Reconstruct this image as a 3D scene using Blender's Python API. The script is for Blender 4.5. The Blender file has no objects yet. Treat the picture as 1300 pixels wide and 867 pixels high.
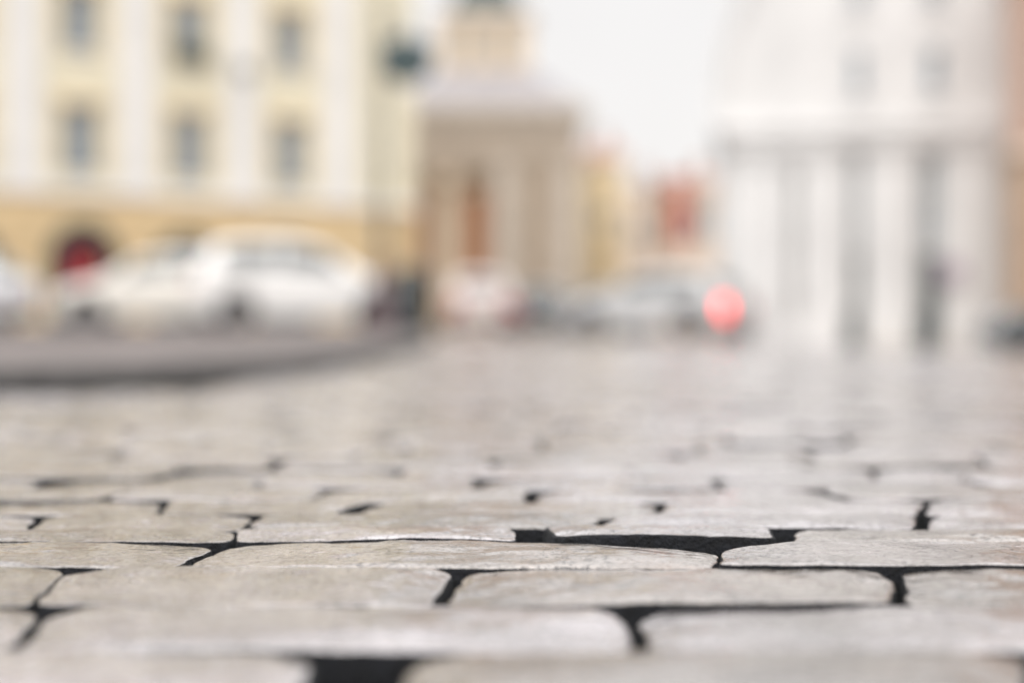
import bpy, math, random
import numpy as np
from mathutils import Vector, Matrix

random.seed(7); rng = np.random.default_rng(11)
scene = bpy.context.scene
COL = scene.collection
R = math.radians
PI = math.pi

# ------------------------------------------------------------------ camera constants (50 mm lens, very low camera)
F = 1300 * 50 / 36.0          # focal length in photo pixels
HC = 0.18                     # camera height above the stone tops
HY = 412.0                    # horizon row
def gd(py): return HC * F / (py - HY)                 # distance of a ground point seen at row py
def X(px, d): return (px - 650.0) / F * d
def Z(py, d): return HC + (HY - py) * d / F

def sstep(a, b, t):
    t = np.clip((t - a) / (b - a), 0, 1); return t * t * (3 - 2 * t)
def road_z(x, y):
    x = np.asarray(x, float); y = np.asarray(y, float)
    xp = np.maximum(x, 0)
    return -0.045 * xp * xp / (xp + 1.0) * sstep(3, 25, y)
def pave_z(x, y):
    return 0.060 + 0.045 * sstep(5, 30, np.asarray(y, float)) + 0.0 * np.asarray(x, float)

# ------------------------------------------------------------------ numpy value noise
def _hash(ix, iy, s):
    h = (ix * 374761393 + iy * 668265263 + s * 1442695041) & 0x7fffffff
    h = ((h ^ (h >> 13)) * 1274126177) & 0x7fffffff
    return ((h ^ (h >> 16)) & 0xffff) / 65535.0 * 2 - 1
def vnoise(x, y, s=0):
    x = np.asarray(x, float); y = np.asarray(y, float)
    ix = np.floor(x).astype(np.int64); iy = np.floor(y).astype(np.int64)
    fx = x - ix; fy = y - iy
    fx = fx * fx * (3 - 2 * fx); fy = fy * fy * (3 - 2 * fy)
    a = _hash(ix, iy, s); b = _hash(ix + 1, iy, s); c = _hash(ix, iy + 1, s); d = _hash(ix + 1, iy + 1, s)
    return (a * (1 - fx) + b * fx) * (1 - fy) + (c * (1 - fx) + d * fx) * fy

# ------------------------------------------------------------------ materials
def mat(name, color, rough=0.6, metal=0.0, var=0.12, nscale=3.0, bump=0.0, bscale=30.0, coat=0.0, spec=0.5,
        color2=None, emis=None, estr=0.0, coords='Object'):
    m = bpy.data.materials.new(name); m.use_nodes = True
    nt = m.node_tree; b = nt.nodes['Principled BSDF']
    tc = nt.nodes.new('ShaderNodeTexCoord')
    n = nt.nodes.new('ShaderNodeTexNoise'); n.inputs['Scale'].default_value = nscale; n.inputs['Detail'].default_value = 6
    nt.links.new(tc.outputs[coords], n.inputs['Vector'])
    r = nt.nodes.new('ShaderNodeValToRGB')
    c2 = color2 or tuple(max(0, c * (1 - 2 * var)) for c in color)
    c1 = tuple(min(1, c * (1 + var)) for c in color)
    r.color_ramp.elements[0].position = 0.3; r.color_ramp.elements[1].position = 0.62
    r.color_ramp.elements[0].color = (*c2, 1); r.color_ramp.elements[1].color = (*c1, 1)
    nt.links.new(n.outputs['Fac'], r.inputs['Fac']); nt.links.new(r.outputs['Color'], b.inputs['Base Color'])
    b.inputs['Roughness'].default_value = rough; b.inputs['Metallic'].default_value = metal
    b.inputs['Coat Weight'].default_value = coat; b.inputs['Coat Roughness'].default_value = 0.05
    b.inputs['Specular IOR Level'].default_value = spec
    if bump > 0:
        n2 = nt.nodes.new('ShaderNodeTexNoise'); n2.inputs['Scale'].default_value = bscale; n2.inputs['Detail'].default_value = 8
        nt.links.new(tc.outputs[coords], n2.inputs['Vector'])
        bp = nt.nodes.new('ShaderNodeBump'); bp.inputs['Strength'].default_value = bump; bp.inputs['Distance'].default_value = 0.01
        nt.links.new(n2.outputs['Fac'], bp.inputs['Height']); nt.links.new(bp.outputs['Normal'], b.inputs['Normal'])
    if emis:
        b.inputs['Emission Color'].default_value = (*emis, 1); b.inputs['Emission Strength'].default_value = estr
    return m

def stone_material(name, far=False):
    """Wet worn granite: warm grey with brown and rusty blotches, a thin film of water."""
    m = bpy.data.materials.new(name); m.use_nodes = True
    nt = m.node_tree; b = nt.nodes['Principled BSDF']; L = nt.links.new
    tc = nt.nodes.new('ShaderNodeTexCoord')
    def noise(scale, det=8, rough=0.6, vec=None):
        n = nt.nodes.new('ShaderNodeTexNoise'); n.inputs['Scale'].default_value = scale
        n.inputs['Detail'].default_value = det; n.inputs['Roughness'].default_value = rough
        L(vec or tc.outputs['Object'], n.inputs['Vector']); return n
    def ramp(src, stops):
        r = nt.nodes.new('ShaderNodeValToRGB'); e = r.color_ramp.elements
        e[0].position, e[0].color = stops[0][0], (*stops[0][1], 1)
        e[1].position, e[1].color = stops[1][0], (*stops[1][1], 1)
        for p, c in stops[2:]:
            k = e.new(p); k.color = (*c, 1)
        L(src, r.inputs['Fac']); return r
    def mix(fac, a, bb, mode='MIX'):
        x = nt.nodes.new('ShaderNodeMix'); x.data_type = 'RGBA'; x.blend_type = mode
        if isinstance(fac, float): x.inputs[0].default_value = fac
        else: L(fac, x.inputs[0])
        L(a, x.inputs[6]); L(bb, x.inputs[7]); return x.outputs[2]
    base = ramp(noise(9, 8).outputs['Fac'], [(0.28, (0.10, 0.086, 0.080)), (0.7, (0.40, 0.375, 0.385)), (0.5, (0.26, 0.24, 0.243))])
    at = nt.nodes.new('ShaderNodeAttribute'); at.attribute_name = 'tone'
    tone = ramp(at.outputs['Fac'], [(0.0, (0.42, 0.37, 0.30)), (1.0, (1.25, 1.25, 1.28)), (.35, (.80, .74, .64)), (.6, (.98, .98, 1.02))])
    col = mix(1.0, base.outputs[0], tone.outputs[0], 'MULTIPLY')
    # fine crystals of the granite
    sp = ramp(noise(420, 3, 0.7).outputs['Fac'], [(0.38, (0.45, 0.43, 0.42)), (0.60, (1.2, 1.2, 1.2))])
    col = mix(0.75, col, mix(1.0, col, sp.outputs[0], 'MULTIPLY'))
    pit = ramp(noise(170, 6, 0.75).outputs['Fac'], [(0.40, (0.12, 0.11, 0.10)), (0.52, (1.1, 1.1, 1.1))])
    col = mix(ramp(noise(13, 5).outputs['Fac'], [(0.38, (0, 0, 0)), (0.56, (1, 1, 1))]).outputs[0], col, mix(1.0, col, pit.outputs[0], 'MULTIPLY'))
    rustc = nt.nodes.new('ShaderNodeRGB'); rustc.outputs[0].default_value = (0.30, 0.20, 0.14, 1)
    rf = ramp(noise(5.5, 6, 0.65).outputs['Fac'], [(0.56, (0, 0, 0)), (0.74, (0.55, 0.55, 0.55))])
    col = mix(rf.outputs[0], col, rustc.outputs[0])
    L(col, b.inputs['Base Color'])
    rr = nt.nodes.new('ShaderNodeMapRange'); L(noise(16, 6).outputs['Fac'], rr.inputs[0])
    rr.inputs[1].default_value = 0.35; rr.inputs[2].default_value = 0.68
    rr.inputs[3].default_value = 0.08; rr.inputs[4].default_value = 0.34
    L(rr.outputs[0], b.inputs['Roughness'])
    b.inputs['Specular IOR Level'].default_value = 0.8
    b.inputs['Coat Weight'].default_value = 1.0; b.inputs['Coat Roughness'].default_value = 0.10; b.inputs['Coat IOR'].default_value = 1.5
    h = nt.nodes.new('ShaderNodeMath'); h.operation = 'MULTIPLY_ADD'
    L(noise(260, 4, 0.6).outputs['Fac'], h.inputs[0]); h.inputs[1].default_value = 0.35; L(noise(55, 6, 0.6).outputs['Fac'], h.inputs[2])
    bp = nt.nodes.new('ShaderNodeBump'); bp.inputs['Strength'].default_value = 0.8; bp.inputs['Distance'].default_value = 0.0024
    L(h.outputs[0], bp.inputs['Height']); L(bp.outputs['Normal'], b.inputs['Normal'])
    cr = nt.nodes.new('ShaderNodeMapRange'); L(noise(7, 7, .65).outputs['Fac'], cr.inputs[0])
    cr.inputs[1].default_value = .38; cr.inputs[2].default_value = .62; cr.inputs[3].default_value = 0.03; cr.inputs[4].default_value = 0.15; L(cr.outputs[0], b.inputs['Coat Roughness'])
    cw = nt.nodes.new('ShaderNodeMapRange'); L(noise(38, 10, .75).outputs['Fac'], cw.inputs[0])
    cw.inputs[1].default_value = .40; cw.inputs[2].default_value = .54; cw.inputs[3].default_value = 0.7; cw.inputs[4].default_value = 1.0; cm = nt.nodes.new('ShaderNodeMath'); cm.operation = 'MULTIPLY'; cm.use_clamp = True; pm_ = nt.nodes.new('ShaderNodeMapRange'); L(pit.outputs[0], pm_.inputs[0]); pm_.inputs[3].default_value = .35; L(cw.outputs[0], cm.inputs[0]); L(pm_.outputs[0], cm.inputs[1]); L(cm.outputs[0], b.inputs['Coat Weight'])
    # the film of water is smoother than the stone under it
    cb = nt.nodes.new('ShaderNodeBump'); cb.inputs['Strength'].default_value = 0.7 if far else 0.6; cb.inputs['Distance'].default_value = 0.009 if far else 0.0014
    L(noise(12 if far else 70, 4, 0.55).outputs['Fac'], cb.inputs['Height']); L(cb.outputs['Normal'], b.inputs['Coat Normal'])
    b.inputs['Coat IOR'].default_value = 2.4
    if far:
        # far-off setts are one sheet: their joints are a brick pattern in bump and tone
        bk = nt.nodes.new('ShaderNodeTexBrick'); bk.inputs['Scale'].default_value = 1.0
        bk.inputs['Brick Width'].default_value = 0.26; bk.inputs['Row Height'].default_value = 0.12
        bk.inputs['Mortar Size'].default_value = 0.008; bk.inputs['Mortar Smooth'].default_value = 0.5
        L(tc.outputs['Object'], bk.inputs['Vector'])
        c = nt.nodes.new('ShaderNodeRGB'); c.outputs[0].default_value = (0.12, 0.115, 0.11, 1)
        L(mix(bk.outputs['Fac'], col, c.outputs[0]), b.inputs['Base Color'])
    return m

M = {}
M['stone'] = stone_material('wet_granite')
M['stone_far'] = stone_material('wet_granite_setts', far=True)
M['joint'] = mat('joint_soil', (0.010, 0.009, 0.011), 0.95, var=0.4, nscale=60, bump=0.8, bscale=200)
M['joint_side'] = mat('mossy_shaded_side', (0.006, 0.007, 0.010), 0.9, var=0.4, nscale=90, bump=0.8, bscale=250)  # soil and moss, with the shade inside the joints painted in as near-black
M['moss'] = mat('moss', (0.012, 0.014, 0.014), 0.85, var=0.4, nscale=80)
M['kerb'] = mat('kerb_granite', (0.06, 0.056, 0.054), 0.5, var=0.2, nscale=12, bump=0.5, bscale=80)
M['pave'] = mat('pavement_slab', (0.13, 0.11, 0.105), 0.7, var=0.2, nscale=2.5, bump=0.4, bscale=60)
M['earth'] = mat('earth', (0.20, 0.19, 0.18), 0.8, var=0.15, nscale=0.5)
M['cream'] = mat('cream_plaster', (0.80, 0.735, 0.56), 0.85, var=0.04, nscale=0.8, bump=0.2)
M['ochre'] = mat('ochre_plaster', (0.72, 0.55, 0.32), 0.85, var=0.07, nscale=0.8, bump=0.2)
M['white'] = mat('white_plaster', (0.80, 0.78, 0.75), 0.8, var=0.04, nscale=0.8, bump=0.2)
M['church_white'] = mat('limewashed_plaster', (0.73, 0.725, 0.715), 0.8, var=0.05, nscale=0.7, bump=0.2)
M['frame'] = mat('painted_frame', (0.62, 0.61, 0.58), 0.5, var=0.05)
M['glass'] = mat('window_glass', (0.20, 0.25, 0.29), 0.08, var=0.15, nscale=1.0, spec=0.8)
M['darkglass'] = mat('dark_glass', (0.03, 0.045, 0.05), 0.06, var=0.2, nscale=1.0, spec=0.6)
M['darkgreen'] = mat('dark_green_paint', (0.035, 0.060, 0.060), 0.4, var=0.15)
M['iron'] = mat('cast_iron_paint', (0.020, 0.035, 0.040), 0.4, var=0.2, nscale=8)
M['maroon'] = mat('maroon_iron_paint', (0.060, 0.022, 0.030), 0.45, var=0.2, nscale=8)
M['red_door'] = mat('red_door_paint', (0.42, 0.025, 0.035), 0.45, var=0.1)
M['red'] = mat('red_cloth', (0.52, 0.15, 0.09), 0.8, var=0.1)
M['wood'] = mat('orange_wood', (0.44, 0.20, 0.10), 0.55, var=0.10, nscale=1.5)
M['taupe'] = mat('taupe_stone', (0.42, 0.345, 0.27), 0.8, var=0.08, nscale=1.2, bump=0.3)
M['taupe_light'] = mat('pale_sandstone', (0.60, 0.54, 0.47), 0.8, var=0.08, nscale=1.2, bump=0.3)
M['porch'] = mat('porch_plaster', (0.70, 0.58, 0.44), 0.8, var=0.05)
M['lead'] = mat('lead_roof', (0.32, 0.305, 0.32), 0.5, var=0.08)
M['copper'] = mat('green_copper', (0.05, 0.085, 0.085), 0.6, var=0.15)
M['tile'] = mat('roof_tile', (0.42, 0.25, 0.20), 0.7, var=0.15, nscale=4)
M['slate'] = mat('grey_roof', (0.35, 0.34, 0.34), 0.6, var=0.1)
M['yellow'] = mat('yellow_plaster', (0.86, 0.72, 0.47), 0.85, var=0.05)
M['pink'] = mat('pinkish_plaster', (0.78, 0.67, 0.58), 0.85, var=0.05)
M['beige'] = mat('beige_plaster', (0.66, 0.54, 0.44), 0.85, var=0.06)
M['brown'] = mat('brown_plaster', (0.42, 0.30, 0.21), 0.85, var=0.1)
M['brick'] = mat('red_brick', (0.46, 0.32, 0.25), 0.8, var=0.15, nscale=9)
M['mauve'] = mat('mauve_enamel', (0.50, 0.43, 0.50), 0.5, var=0.05)
M['tyre'] = mat('tyre_rubber', (0.015, 0.015, 0.016), 0.8, var=0.2)
M['rim'] = mat('alloy', (0.45, 0.45, 0.46), 0.35, metal=0.8, var=0.05)
M['underside'] = mat('car_underside', (0.012, 0.012, 0.012), 0.8)
M['headlamp'] = mat('headlamp_glass', (0.6, 0.62, 0.65), 0.1, var=0.05)
M['tail'] = mat('tail_lens', (0.35, 0.01, 0.015), 0.15, var=0.05)
M['tail_lit'] = mat('lit_tail_lens', (0.5, 0.02, 0.02), 0.2, var=0.05, emis=(1.0, 0.035, 0.03), estr=5.5)
M['plate'] = mat('number_plate', (0.7, 0.7, 0.68), 0.5, var=0.02)
M['lampglass'] = mat('lantern_glass', (0.10, 0.15, 0.155), 0.15, var=0.1)
M['leaf'] = mat('leaf', (0.04, 0.075, 0.045), 0.6, var=0.4, nscale=12)
def paint(name, c): return mat(name, c, 0.28, var=0.02, coat=1.0)
M['p_white'] = paint('white_car_paint', (0.80, 0.79, 0.77)); M['p_cream'] = paint('cream_car_paint', (0.72, 0.69, 0.63))
M['p_silver'] = paint('silver_car_paint', (0.5, 0.5, 0.5)); M['p_dark'] = paint('dark_car_paint', (0.035, 0.045, 0.05))
M['p_pale'] = paint('pale_blue_grey_paint', (0.62, 0.66, 0.68)); M['p_rose'] = paint('pale_rose_paint', (0.58, 0.50, 0.47))
M['p_grey'] = paint('grey_car_paint', (0.12, 0.115, 0.12))

# ------------------------------------------------------------------ object helpers
def tag(o, label=None, cat=None, group=None, kind=None):
    if label: o['label'] = label
    if cat: o['category'] = cat
    if group: o['group'] = group
    if kind: o['kind'] = kind
    return o
def empty(name, loc, rz=0, label=None, cat=None, group=None):
    o = bpy.data.objects.new(name, None); COL.objects.link(o); o.location = loc; o.rotation_euler = (0, 0, rz)
    o.empty_display_size = 0.2
    return tag(o, label, cat, group)
class MB:
    def __init__(s): s.v = []; s.f = []
    def quad(s, a, b, c, d):
        n = len(s.v); s.v += [a, b, c, d]; s.f.append((n, n + 1, n + 2, n + 3))
    def tri(s, a, b, c):
        n = len(s.v); s.v += [a, b, c]; s.f.append((n, n + 1, n + 2))
    def box(s, x0, x1, y0, y1, z0, z1, bev=0.0):
        n = len(s.v)
        if bev <= 0:
            s.v += [(x0,y0,z0),(x1,y0,z0),(x1,y1,z0),(x0,y1,z0),(x0,y0,z1),(x1,y0,z1),(x1,y1,z1),(x0,y1,z1)]
            s.f += [tuple(n + i for i in q) for q in ((0,3,2,1),(4,5,6,7),(0,1,5,4),(1,2,6,5),(2,3,7,6),(3,0,4,7))]
        else:
            b = bev; P = []
            def ring(z, i): return [(x0+i+b,y0+i,z),(x1-i-b,y0+i,z),(x1-i,y0+i+b,z),(x1-i,y1-i-b,z),(x1-i-b,y1-i,z),(x0+i+b,y1-i,z),(x0+i,y1-i-b,z),(x0+i,y0+i+b,z)]
            for z, i in ((z0, b), (z0 + b, 0), (z1 - b, 0), (z1, b)): P += ring(z, i)
            s.v += P
            for k in range(3):
                for j in range(8):
                    s.f.append((n+k*8+j, n+k*8+(j+1)%8, n+(k+1)*8+(j+1)%8, n+(k+1)*8+j))
            s.f.append(tuple(n + 7 - j for j in range(8))); s.f.append(tuple(n + 24 + j for j in range(8)))
    def prism(s, pts, y0, y1):                       # outline in x,z extruded along y
        n = len(s.v); k = len(pts)
        s.v += [(x, y0, z) for x, z in pts] + [(x, y1, z) for x, z in pts]
        s.f.append(tuple(n + i for i in range(k))); s.f.append(tuple(n + 2 * k - 1 - i for i in range(k)))
        for i in range(k):
            j = (i + 1) % k; s.f.append((n + i, n + k + i, n + k + j, n + j))
    def lathe(s, prof, cx=0, cy=0, seg=20):
        n = len(s.v); k = len(prof)
        for r, z in prof:
            for j in range(seg):
                a = 2 * PI * j / seg; s.v.append((cx + r * math.cos(a), cy + r * math.sin(a), z))
        for i in range(k - 1):
            for j in range(seg):
                s.f.append((n+i*seg+j, n+i*seg+(j+1)%seg, n+(i+1)*seg+(j+1)%seg, n+(i+1)*seg+j))
        s.f.append(tuple(n + seg - 1 - j for j in range(seg))); s.f.append(tuple(n + (k-1)*seg + j for j in range(seg)))
    def tube(s, pts, r, seg=10):
        n = len(s.v); pts = [Vector(p) for p in pts]
        for i, p in enumerate(pts):
            t = (pts[min(i+1, len(pts)-1)] - pts[max(i-1, 0)]).normalized()
            a = t.orthogonal().normalized() if abs(t.z) > 0.99 else t.cross(Vector((0,0,1))).normalized(); b = t.cross(a)
            rr = r[i] if isinstance(r, (list, tuple)) else r
            for j in range(seg):
                q = p + (a * math.cos(2*PI*j/seg) + b * math.sin(2*PI*j/seg)) * rr; s.v.append(tuple(q))
        for i in range(len(pts) - 1):
            for j in range(seg):
                s.f.append((n+i*seg+j, n+i*seg+(j+1)%seg, n+(i+1)*seg+(j+1)%seg, n+(i+1)*seg+j))
        s.f.append(tuple(n + seg - 1 - j for j in range(seg))); s.f.append(tuple(n + (len(pts)-1)*seg + j for j in range(seg)))
    def build(s, name, m, parent=None, smooth=False, kind=None, label=None):
        me = bpy.data.meshes.new(name); me.from_pydata([tuple(map(float, v)) for v in s.v], [], s.f); me.update()
        import bmesh
        bm = bmesh.new(); bm.from_mesh(me); bmesh.ops.recalc_face_normals(bm, faces=bm.faces); bm.to_mesh(me); bm.free()
        me.materials.append(m)
        if smooth: me.polygons.foreach_set('use_smooth', [True] * len(me.polygons))
        o = bpy.data.objects.new(name, me); COL.objects.link(o); o.parent = parent
        if kind: o['kind'] = kind
        if label: o['label'] = label
        return o
def copy_tree(o, parent=None):
    c = o.copy(); COL.objects.link(c); c.parent = parent
    for ch in list(o.children): copy_tree(ch, c)
    return c
def np_mesh(name, V, Fq, m, smooth=True, attr=None, mi=None):
    me = bpy.data.meshes.new(name)
    V = np.asarray(V, np.float32); Fq = np.asarray(Fq, np.int32); k = Fq.shape[1]
    me.vertices.add(len(V)); me.vertices.foreach_set('co', V.ravel())
    me.loops.add(Fq.size); me.loops.foreach_set('vertex_index', Fq.ravel())
    me.polygons.add(len(Fq)); me.polygons.foreach_set('loop_start', np.arange(0, Fq.size, k, dtype=np.int32))
    me.polygons.foreach_set('loop_total', np.full(len(Fq), k, np.int32))
    if mi is not None: me.polygons.foreach_set('material_index', np.asarray(mi, np.int32))
    me.update(calc_edges=True); me.validate()
    if smooth: me.polygons.foreach_set('use_smooth', np.ones(len(me.polygons), bool))
    if attr is not None:
        a = me.attributes.new('tone', 'FLOAT', 'POINT'); a.data.foreach_set('value', np.asarray(attr, np.float32))
    me.materials.append(m)
    o = bpy.data.objects.new(name, me); COL.objects.link(o)
    return o

# ------------------------------------------------------------------ kerb line (x, y): base of the kerb, road on its right / near side
KERB = [(-30, 2.5), (-12, 2.8), (-6, 3.05), (-3, 3.25), (-1.9, 3.45), (-1.35, 3.75), (-1.05, 4.1), (-0.87, 4.7), (-0.77, 5.5), (-0.68, 7.0),
        (-0.66, 9.8), (-0.85, 14), (-1.25, 22), (-1.9, 33), (-3.0, 48), (-4.2, 60)]
def smooth_path(P, n=6):
    out = []
    P = [Vector((*p, 0)) for p in P]
    for i in range(len(P) - 1):
        p0 = P[max(i-1, 0)]; p1 = P[i]; p2 = P[i+1]; p3 = P[min(i+2, len(P)-1)]
        for k in range(n):
            t = k / n
            q = 0.5 * ((2*p1) + (p2-p0)*t + (2*p0-5*p1+4*p2-p3)*t*t + (3*p1-p0-3*p2+p3)*t**3)
            out.append((q.x, q.y))
    out.append((P[-1].x, P[-1].y)); return out
KP = smooth_path(KERB)
KPa = np.array(KP)
def on_pavement(x, y):
    """left of the kerb line"""
    if x > -0.6: return False
    if x < -1.35 or y < 4.0:
        if y < 10: return y > np.interp(x, KPa[:36, 0], KPa[:36, 1]) if x < -1.0 else False
    k = np.searchsorted(KPa[20:, 1], y)
    return x < np.interp(y, KPa[20:, 1], KPa[20:, 0])

# ------------------------------------------------------------------ setts
SV, SF, ST, SM = [], [], [], []; nv = 0
PERIM = []
def add_stone(x_ln, x_lf, x_rn, x_rf, yn, yf, detail, gap, zoff=0.0, tilt=(0, 0), Rr=0.012, corner=5.0, seed=0, depth=0.045, cut=(0, .1, 0, .1), rg=.0026, dome=.0022):
    """quad corners (left near, left far, right near, right far); rounded, domed, worn granite sett"""
    global nv
    x_ln += gap[0] / 2; x_lf += gap[0] / 2; x_rn -= gap[1] / 2; x_rf -= gap[1] / 2; yn += rg; yf -= rg
    a = ((x_rn - x_ln) + (x_rf - x_lf)) / 4; b = (yf - yn) / 2
    if a < 0.003 or b < 0.003: return
    cx = (x_ln + x_rn + x_lf + x_rf) / 4; cy = (yn + yf) / 2
    if detail == 2: nseg = 112; ins = [-0.004, 0, .0005, .0014, .003, .005, .0075, .010, .013, .017, .022, .028, .034, .041, .048, .055, .062]
    elif detail == 1: nseg = 40; ins = [-0.004, 0, .003, .007, .012, .020, .035, .05]
    else: nseg = 16; ins = [-0.004, 0, .005, .014, .04]
    ins = [i for i in ins if i < b * 0.97] + [b * 0.985]
    # parametrise the outline by arc so that long edges get enough points
    t = (np.arange(nseg) + 0.5) / nseg * 2 * PI
    ct = np.cos(t); stt = np.sin(t)
    # spread points more evenly along a rectangle
    mm = np.maximum(np.abs(ct), np.abs(stt)); sx = ct / mm; sy = stt / mm
    sx = np.sign(sx) * np.abs(sx) ** 0.9
    rr = (np.abs(sx) ** corner + np.abs(sy) ** corner) ** (-1 / corner)
    ux = sx * rr; uy = sy * rr
    I = np.array(ins)[:, None]; D = np.maximum(I, 0)
    u = ux[None] * (a - I) / a; v = uy[None] * (b - I) / b
    xl = x_ln + (x_lf - x_ln) * (v + 1) / 2; xr = x_rn + (x_rf - x_rn) * (v + 1) / 2
    px = xl + (xr - xl) * (u + 1) / 2; py = yn + (yf - yn) * (v + 1) / 2
    vv = np.clip((v + 1) / 2, 0, 1)
    if cut[0]: py = py - vv * cut[0] * np.clip(1 - (u + 1) / 2 / cut[1], 0, 1) ** 1.3
    if cut[2]: py = py - vv * cut[2] * np.clip(1 - (1 - u) / 2 / cut[3], 0, 1) ** 1.3
    # the courses wander: one shared warp for all stones
    wx = px; lowf = sstep(1.3, 2.2, py)
    px = px + .007 * vnoise(wx * 5, py * 5, 41) + .003 * vnoise(wx * 17, py * 17, 42) + .02 * lowf * vnoise(wx * 1.4, py * 1.4, 45)
    py = py + .008 * vnoise(wx * 4.3, py * 4, 43) + .0035 * vnoise(wx * 14, py * 14, 44) + .035 * lowf * vnoise(wx * 1.3, py * 1.3, 46)
    # chipped, ragged outline
    w = np.maximum(0.0, 1 - D / 0.02); amp = 0.0017 * w + 0.0005
    px = px + amp * 1.2 * (vnoise(px * 22, py * 22, seed) + 0.6 * vnoise(px * 75, py * 75, seed + 3))
    py = py + amp * (vnoise(px * 17 + 9, py * 17, seed + 1) + 0.7 * vnoise(px * 80, py * 80, seed + 5) + (.5 * vnoise(px * 260, py * 260, seed + 6) if detail == 2 else 0))
    e = np.minimum(D, Rr)
    z = -(Rr - np.sqrt(np.maximum(0, Rr * Rr - (Rr - e) ** 2))) * 0.6 - dome * (1 - np.minimum(1, D / b)) ** 2 - 0.0015 * np.abs(u) ** 4
    kk = np.minimum(1, 0.35 + D / 0.01)
    zn = 0.0022 * vnoise(px * 11, py * 11, seed + 7) + 0.0010 * vnoise(px * 34, py * 34, 8)
    if detail: zn = zn + 0.0005 * vnoise(px * 110, py * 110, 9)
    if detail == 2: zn = zn + 0.00035 * vnoise(px * 260, py * 260, 10) - 0.0016 * np.clip(vnoise(px * 60, py * 60, seed + 12) - .55, 0, 1) * 2
    z = z + kk * zn + tilt[0] * (px - cx) + tilt[1] * (py - cy) + zoff
    z = np.where(I < 0, -depth, z) + road_z(px, py)
    G = np.stack([px, py, z], 2); rings = [G.reshape(-1, 3)]
    if detail == 2: PERIM.append(G[1])
    V = np.concatenate(rings); k = len(ins)
    j = np.arange(nseg); j2 = (j + 1) % nseg
    Fq = [np.stack([r * nseg + j, r * nseg + j2, (r + 1) * nseg + j2, (r + 1) * nseg + j], 1) for r in range(k - 1)]
    # close the innermost ring (a thin slit) with quads across
    last = (k - 1) * nseg; h = nseg // 2
    q = []
    for i in range(h - 1):
        q.append((last + i, last + i + 1, last + (nseg - 2 - i), last + (nseg - 1 - i)))
    Fq.append(np.array(q)); Fq = np.concatenate(Fq)
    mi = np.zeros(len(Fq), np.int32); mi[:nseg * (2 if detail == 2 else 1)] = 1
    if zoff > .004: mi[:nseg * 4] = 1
    SM.append(mi)
    SV.append(V); SF.append(Fq + nv); ST.append(np.full(len(V), rng.random())); nv += len(V)

rows_px = [905, 826, 768, 720, 688, 670, 652, 634]
bounds = [gd(p) for p in rows_px]
# breaks of the near rows: (far px, near px, gap in m) measured on the photograph
BR = {0: [(-420, -480, .008), (456, 450, .050), (1318, 1330, .016)],
      1: [(-560, -640, .008), (72, -6, .010), (800, 812, .009), (1520, 1530, .008)],
      2: [(-420, -420, .006), (90, 40, .004), (588, 556, .011), (1126, 1146, .012), (1640, 1640, .006)],
      3: [(-300, -320, .006), (288, 212, .012), (906, 902, .004), (1440, 1460, .006)],
      4: [(-180, -180, .006), (296, 292, .005), (668, 682, .031), (985, 990, .018), (1480, 1480, .006)],
      5: [(-250, -250, .006), (50, 30, .006), (330, 310, .007), (775, 738, .010), (1172, 1166, .012), (1500, 1500, .006)],
      6: [(-60, -70, .006), (212, 195, .008), (482, 428, .018), (826, 822, .009), (1186, 1180, .010), (1480, 1480, .006)]}
H2 = {3: .0004, 2: .0013, 1: .0022, 0: .0030, 4: 0}
CUT = {(2, 2): (.030, .19, .012, .05), (2, 3): (.012, .05, 0, .1), (3, 2): (.006, .05, .043, .34), (3, 3): (.036, .24, 0, .1), (3, 1): (0, .1, .008, .1), (2, 1): (0, .1, .008, .06),
       (1, 2): (.022, .08, .013, .06), (1, 3): (.014, .05, 0, .1), (1, 1): (0, .1, .006, .1), (4, 3): (0, .1, .010, .12), (4, 4): (.010, .05, 0, .1), (0, 1): (0, .1, .03, .1), (0, 2): (.03, .08, .02, .1),
       (5, 3): (0, .1, .012, .10), (5, 4): (.014, .2, .012, .08), (5, 5): (.016, .08, 0, .1), (6, 3): (0, .1, .010, .07), (6, 4): (.014, .08, .01, .08)}
RG = {(4, 3): .007, (3, 2): .0018, (3, 1): .0016, (4, 2): .0018, (4, 1): .0018, (2, 3): .0007, (3, 3): .0008, (5, 4): .0020, (4, 4): .0018}; ZO = {(4, 3): .0042, (4, 2): .0035, (4, 1): .0015, (5, 3): .001, (5, 4): .002, (5, 5): .001, (3, 2): -.001, (3, 3): .0015}
for r in range(7):
    yn, yf = bounds[r], bounds[r + 1]
    xs = [(X(n, yn), X(f, yf), g) for f, n, g in BR[r]]
    # extend sideways with random stones
    while xs[0][0] > -1.5:
        w = random.uniform(.18, .34); xs.insert(0, (xs[0][0] - w, xs[0][1] - w, .014))
    while xs[-1][0] < 1.5:
        w = random.uniform(.18, .34); xs.append((xs[-1][0] + w, xs[-1][1] + w, .014))
    i0 = [i for i, q in enumerate(xs) if q[2] == BR[r][0][2] and abs(q[0] - X(BR[r][0][1], yn)) < 1e-9][0]
    for i in range(len(xs) - 1):
        l, q = xs[i], xs[i + 1]; key = (r, i - i0 + 1)
        add_stone(l[0], l[1], q[0], q[1], yn, yf, 2, (l[2], q[2]), zoff=H2.get(r, 0) + random.uniform(-.0014, .0014) + ZO.get(key, 0), cut=CUT.get(key, (0, .1, 0, .1)), rg=RG.get(key, .0005), dome=.0035 if r < 2 else .0016,
                  tilt=(random.uniform(-.006, .006), random.uniform(-.012, .012)), Rr=random.uniform(.0035, .005) if r < 2 else random.uniform(.0020, .0032),
                  corner=random.uniform(9, 14) if r < 2 else random.uniform(6, 12), seed=random.randint(0, 9999))
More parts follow.
